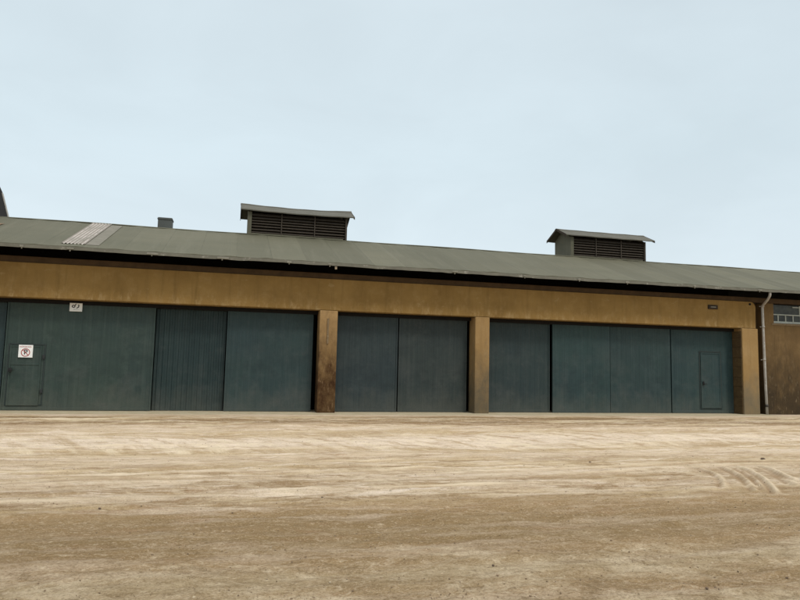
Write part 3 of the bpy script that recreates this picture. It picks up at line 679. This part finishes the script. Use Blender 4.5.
# ------------------------------------------------------------------ stones and grit
def stone_mesh(seed, r):
    bm = bmesh.new(); bmesh.ops.create_icosphere(bm, subdivisions=2, radius=1); q = random.Random(seed)
    ax_ = [Vector((q.gauss(0, 1), q.gauss(0, 1), q.gauss(0, 1))).normalized() for _ in range(7)]; dd = [q.uniform(.55, .9) for _ in ax_]
    for v in bm.verts:
        for a, d in zip(ax_, dd):
            t = v.co.dot(a)
            if t > d: v.co -= a * (t - d) * .9
        v.co = Vector((v.co.x * r, v.co.y * r * .8, v.co.z * r * .6))
    me = bpy.data.meshes.new('stone'); bm.to_mesh(me); bm.free(); return me
SM = [stone_mesh(i, 1) for i in range(5)]
for i, me in enumerate(SM): me.materials.append(M['stone_a'] if i < 3 else M['stone_b'])
ST = []
def stone(x, y, r, k, label, group=None):
    o = bpy.data.objects.new('stone', SM[k]); COL.objects.link(o); o.scale = (r, r, r); o.rotation_euler.z = random.uniform(0, 6)
    o.location = (x, y, ground_z(x, y) + r * .3); o['label'] = label; o['category'] = 'stone'
    if group: o['group'] = group
    ST.append((x, y))
for x, y, r, k, lab in (
    (10.29, -11.37, .06, 0, 'dark stone beside the swerving tyre marks, the larger of two'),
    (10.47, -11.45, .045, 1, 'dark stone beside the swerving tyre marks, the smaller of two'),
    (-1.35, -14.26, .028, 0, 'small brown stone alone on the pale sand at the left'),
    (1.18, -13.96, .022, 1, 'small brown stone on the pale sand below the stained pillar'),
    (2.25, -16.92, .020, 2, 'brown stone on the mottled ground near the middle of the foreground'),
    (3.73, -17.73, .022, 0, 'dark stone at the lower right, left one of a close pair'),
    (3.85, -17.68, .018, 2, 'dark stone at the lower right, right one of a close pair'),
    (4.64, -17.59, .018, 1, 'dark stone nearest the lower right corner'),
    (6.45, -11.39, .035, 2, 'small brown stone on the cream sand left of the tyre marks'),
    (.81, -17.16, .016, 3, 'pale stone on the brown ground low in the foreground')):
    stone(x, y, r * .75, k, lab)
# pebbles of every size, nothing tells them apart
for _ in range(70):
    x, y = random.uniform(-3, 9), -18.1 + 6.5 * random.random() ** 1.5
    if min((x - a) ** 2 + (y - c) ** 2 for a, c in ST[:10]) > .06:
        stone(x, y, random.uniform(.005, .012), random.choice((0, 0, 1, 2, 3, 4)), 'tiny loose pebble on the sandy yard, one of many alike', 'pebbles strewn over the yard')
# loose grit: nobody could count it
ico = bmesh.new(); bmesh.ops.create_icosphere(ico, subdivisions=1, radius=1)
V0 = np.array([v.co[:] for v in ico.verts]); ico.verts.index_update(); F0 = np.array([[v.index for v in f.verts] for f in ico.faces]); ico.free()
N = 24000
xs = rng.uniform(-7, 14, N); ys = -18.4 + 13.5 * rng.uniform(0, 1, N) ** 2.6
cl = noise2(np.arange(-11, 27, .1), np.arange(-19, 1, .1), 1.6, .5)
keep = cl[np.clip(((xs + 11) / .1).astype(int), 0, 379), np.clip(((ys + 19) / .1).astype(int), 0, 199)] + rng.normal(0, .7, N) > .1
xs, ys = xs[keep], ys[keep]; N = len(xs)
rr = np.clip(rng.lognormal(math.log(.0042), .45, N), .002, .011)
sc = rr[:, None] * rng.uniform(.6, 1.2, (N, 3)) * np.array([1, 1, .7]); an = rng.uniform(0, 6.28, N)
VV = V0[None] * (1 + rng.normal(0, .13, (N, len(V0), 1))) * sc[:, None]
ca, sa = np.cos(an)[:, None], np.sin(an)[:, None]
zz = np.array([ground_z(x, y) for x, y in zip(xs, ys)])
VX = VV[..., 0] * ca - VV[..., 1] * sa + xs[:, None]; VYy = VV[..., 0] * sa + VV[..., 1] * ca + ys[:, None]; VZ = VV[..., 2] + (zz + rr * .3)[:, None]
gv = np.stack([VX, VYy, VZ], -1).reshape(-1, 3); gf = (F0[None] + (np.arange(N) * len(V0))[:, None, None]).reshape(-1, 3)
me = bpy.data.meshes.new('gravel'); me.from_pydata(gv.tolist(), [], gf.tolist()); me.materials.append(M['gravel'])
o = bpy.data.objects.new('gravel', me); COL.objects.link(o); o['kind'] = 'stuff'; o['label'] = 'fine loose grit scattered over the sandy yard'; o['category'] = 'gravel'

# ------------------------------------------------------------------ sky, sun, camera
SE, SAZ = math.radians(56), math.atan2(.55, -.84)          # sun high, behind the camera to the right
w = bpy.data.worlds.new('World'); S.world = w; w.use_nodes = True; t = w.node_tree; bg = t.nodes['Background']
bg.inputs['Strength'].default_value = .1
sky = t.nodes.new('ShaderNodeTexSky'); sky.sky_type = 'NISHITA'; sky.sun_disc = False; sky.sun_elevation = SE; sky.sun_rotation = SAZ
sky.dust_density = 4; sky.air_density = 1.2
tc = t.nodes.new('ShaderNodeTexCoord'); sp = t.nodes.new('ShaderNodeSeparateXYZ'); t.links.new(tc.outputs['Generated'], sp.inputs[0])
rp = t.nodes.new('ShaderNodeValToRGB'); t.links.new(sp.outputs[2], rp.inputs[0])
el = rp.color_ramp.elements
for _ in range(3): el.new(.5)
for e, (p, c) in zip(el, ((0, (.72, .815, .87)), (.12, (.715, .815, .872)), (.30, (.655, .765, .818)), (.55, (.64, .735, .785)), (1, (1.92, 1.93, 1.93)))):
    e.position = p; e.color = (*c, 1)
mul = t.nodes.new('ShaderNodeVectorMath'); mul.operation = 'SCALE'; t.links.new(rp.outputs[0], mul.inputs[0]); mul.inputs['Scale'].default_value = 10.
nz = t.nodes.new('ShaderNodeTexNoise'); nz.inputs['Scale'].default_value = 2.3; nz.inputs['Detail'].default_value = 7; nz.inputs['Roughness'].default_value = .55; nz.inputs['Distortion'].default_value = .4
mp = t.nodes.new('ShaderNodeMapping'); mp.inputs['Scale'].default_value = (1, 1, 2.4); t.links.new(tc.outputs['Generated'], mp.inputs[0]); t.links.new(mp.outputs[0], nz.inputs['Vector'])
mr = t.nodes.new('ShaderNodeMapRange'); t.links.new(nz.outputs['Fac'], mr.inputs[0])
for i, v in zip((1, 2, 3, 4), (.3, .7, .94, 1.05)): mr.inputs[i].default_value = v
m2 = t.nodes.new('ShaderNodeVectorMath'); m2.operation = 'SCALE'; t.links.new(mul.outputs[0], m2.inputs[0]); t.links.new(mr.outputs[0], m2.inputs['Scale'])
mx = t.nodes.new('ShaderNodeMix'); mx.data_type = 'RGBA'; mx.inputs[0].default_value = .9
t.links.new(sky.outputs[0], mx.inputs[6]); t.links.new(m2.outputs[0], mx.inputs[7]); t.links.new(mx.outputs[2], bg.inputs['Color'])
sl_ = bpy.data.lights.new('sun', 'SUN'); sl_.energy = 1.5; sl_.angle = math.radians(10); sl_.color = (1, .95, .87)
so = bpy.data.objects.new('sun', sl_); COL.objects.link(so)
sd = Vector((math.sin(SAZ) * math.cos(SE), math.cos(SAZ) * math.cos(SE), math.sin(SE))); so.rotation_euler = sd.to_track_quat('Z', 'Y').to_euler(); so.location = (10, -25, 30)

F, P_, R_, YW, CH, CD = 650.548, .098884, .0228347, .2498477, 1.70, 22.30
fw = Vector((math.sin(YW) * math.cos(P_), math.cos(YW) * math.cos(P_), math.sin(P_))); rt = Vector((math.cos(YW), -math.sin(YW), 0)); up = rt.cross(fw)
r2 = math.cos(R_) * rt + math.sin(R_) * up; u2 = -math.sin(R_) * rt + math.cos(R_) * up
cd = bpy.data.cameras.new('camera'); cam = bpy.data.objects.new('camera', cd); COL.objects.link(cam)
cam.matrix_world = Matrix(((r2.x, u2.x, -fw.x, 0), (r2.y, u2.y, -fw.y, -CD), (r2.z, u2.z, -fw.z, CH), (0, 0, 0, 1)))
cd.sensor_width = 36; cd.lens = F / 800 * 36; cd.clip_end = 3000; cd.clip_start = .1
S.camera = cam
vs = S.view_settings; vs.view_transform = 'Standard'; vs.look = 'None'; vs.gamma = 1; vs.exposure = .16; vs.use_curve_mapping = False
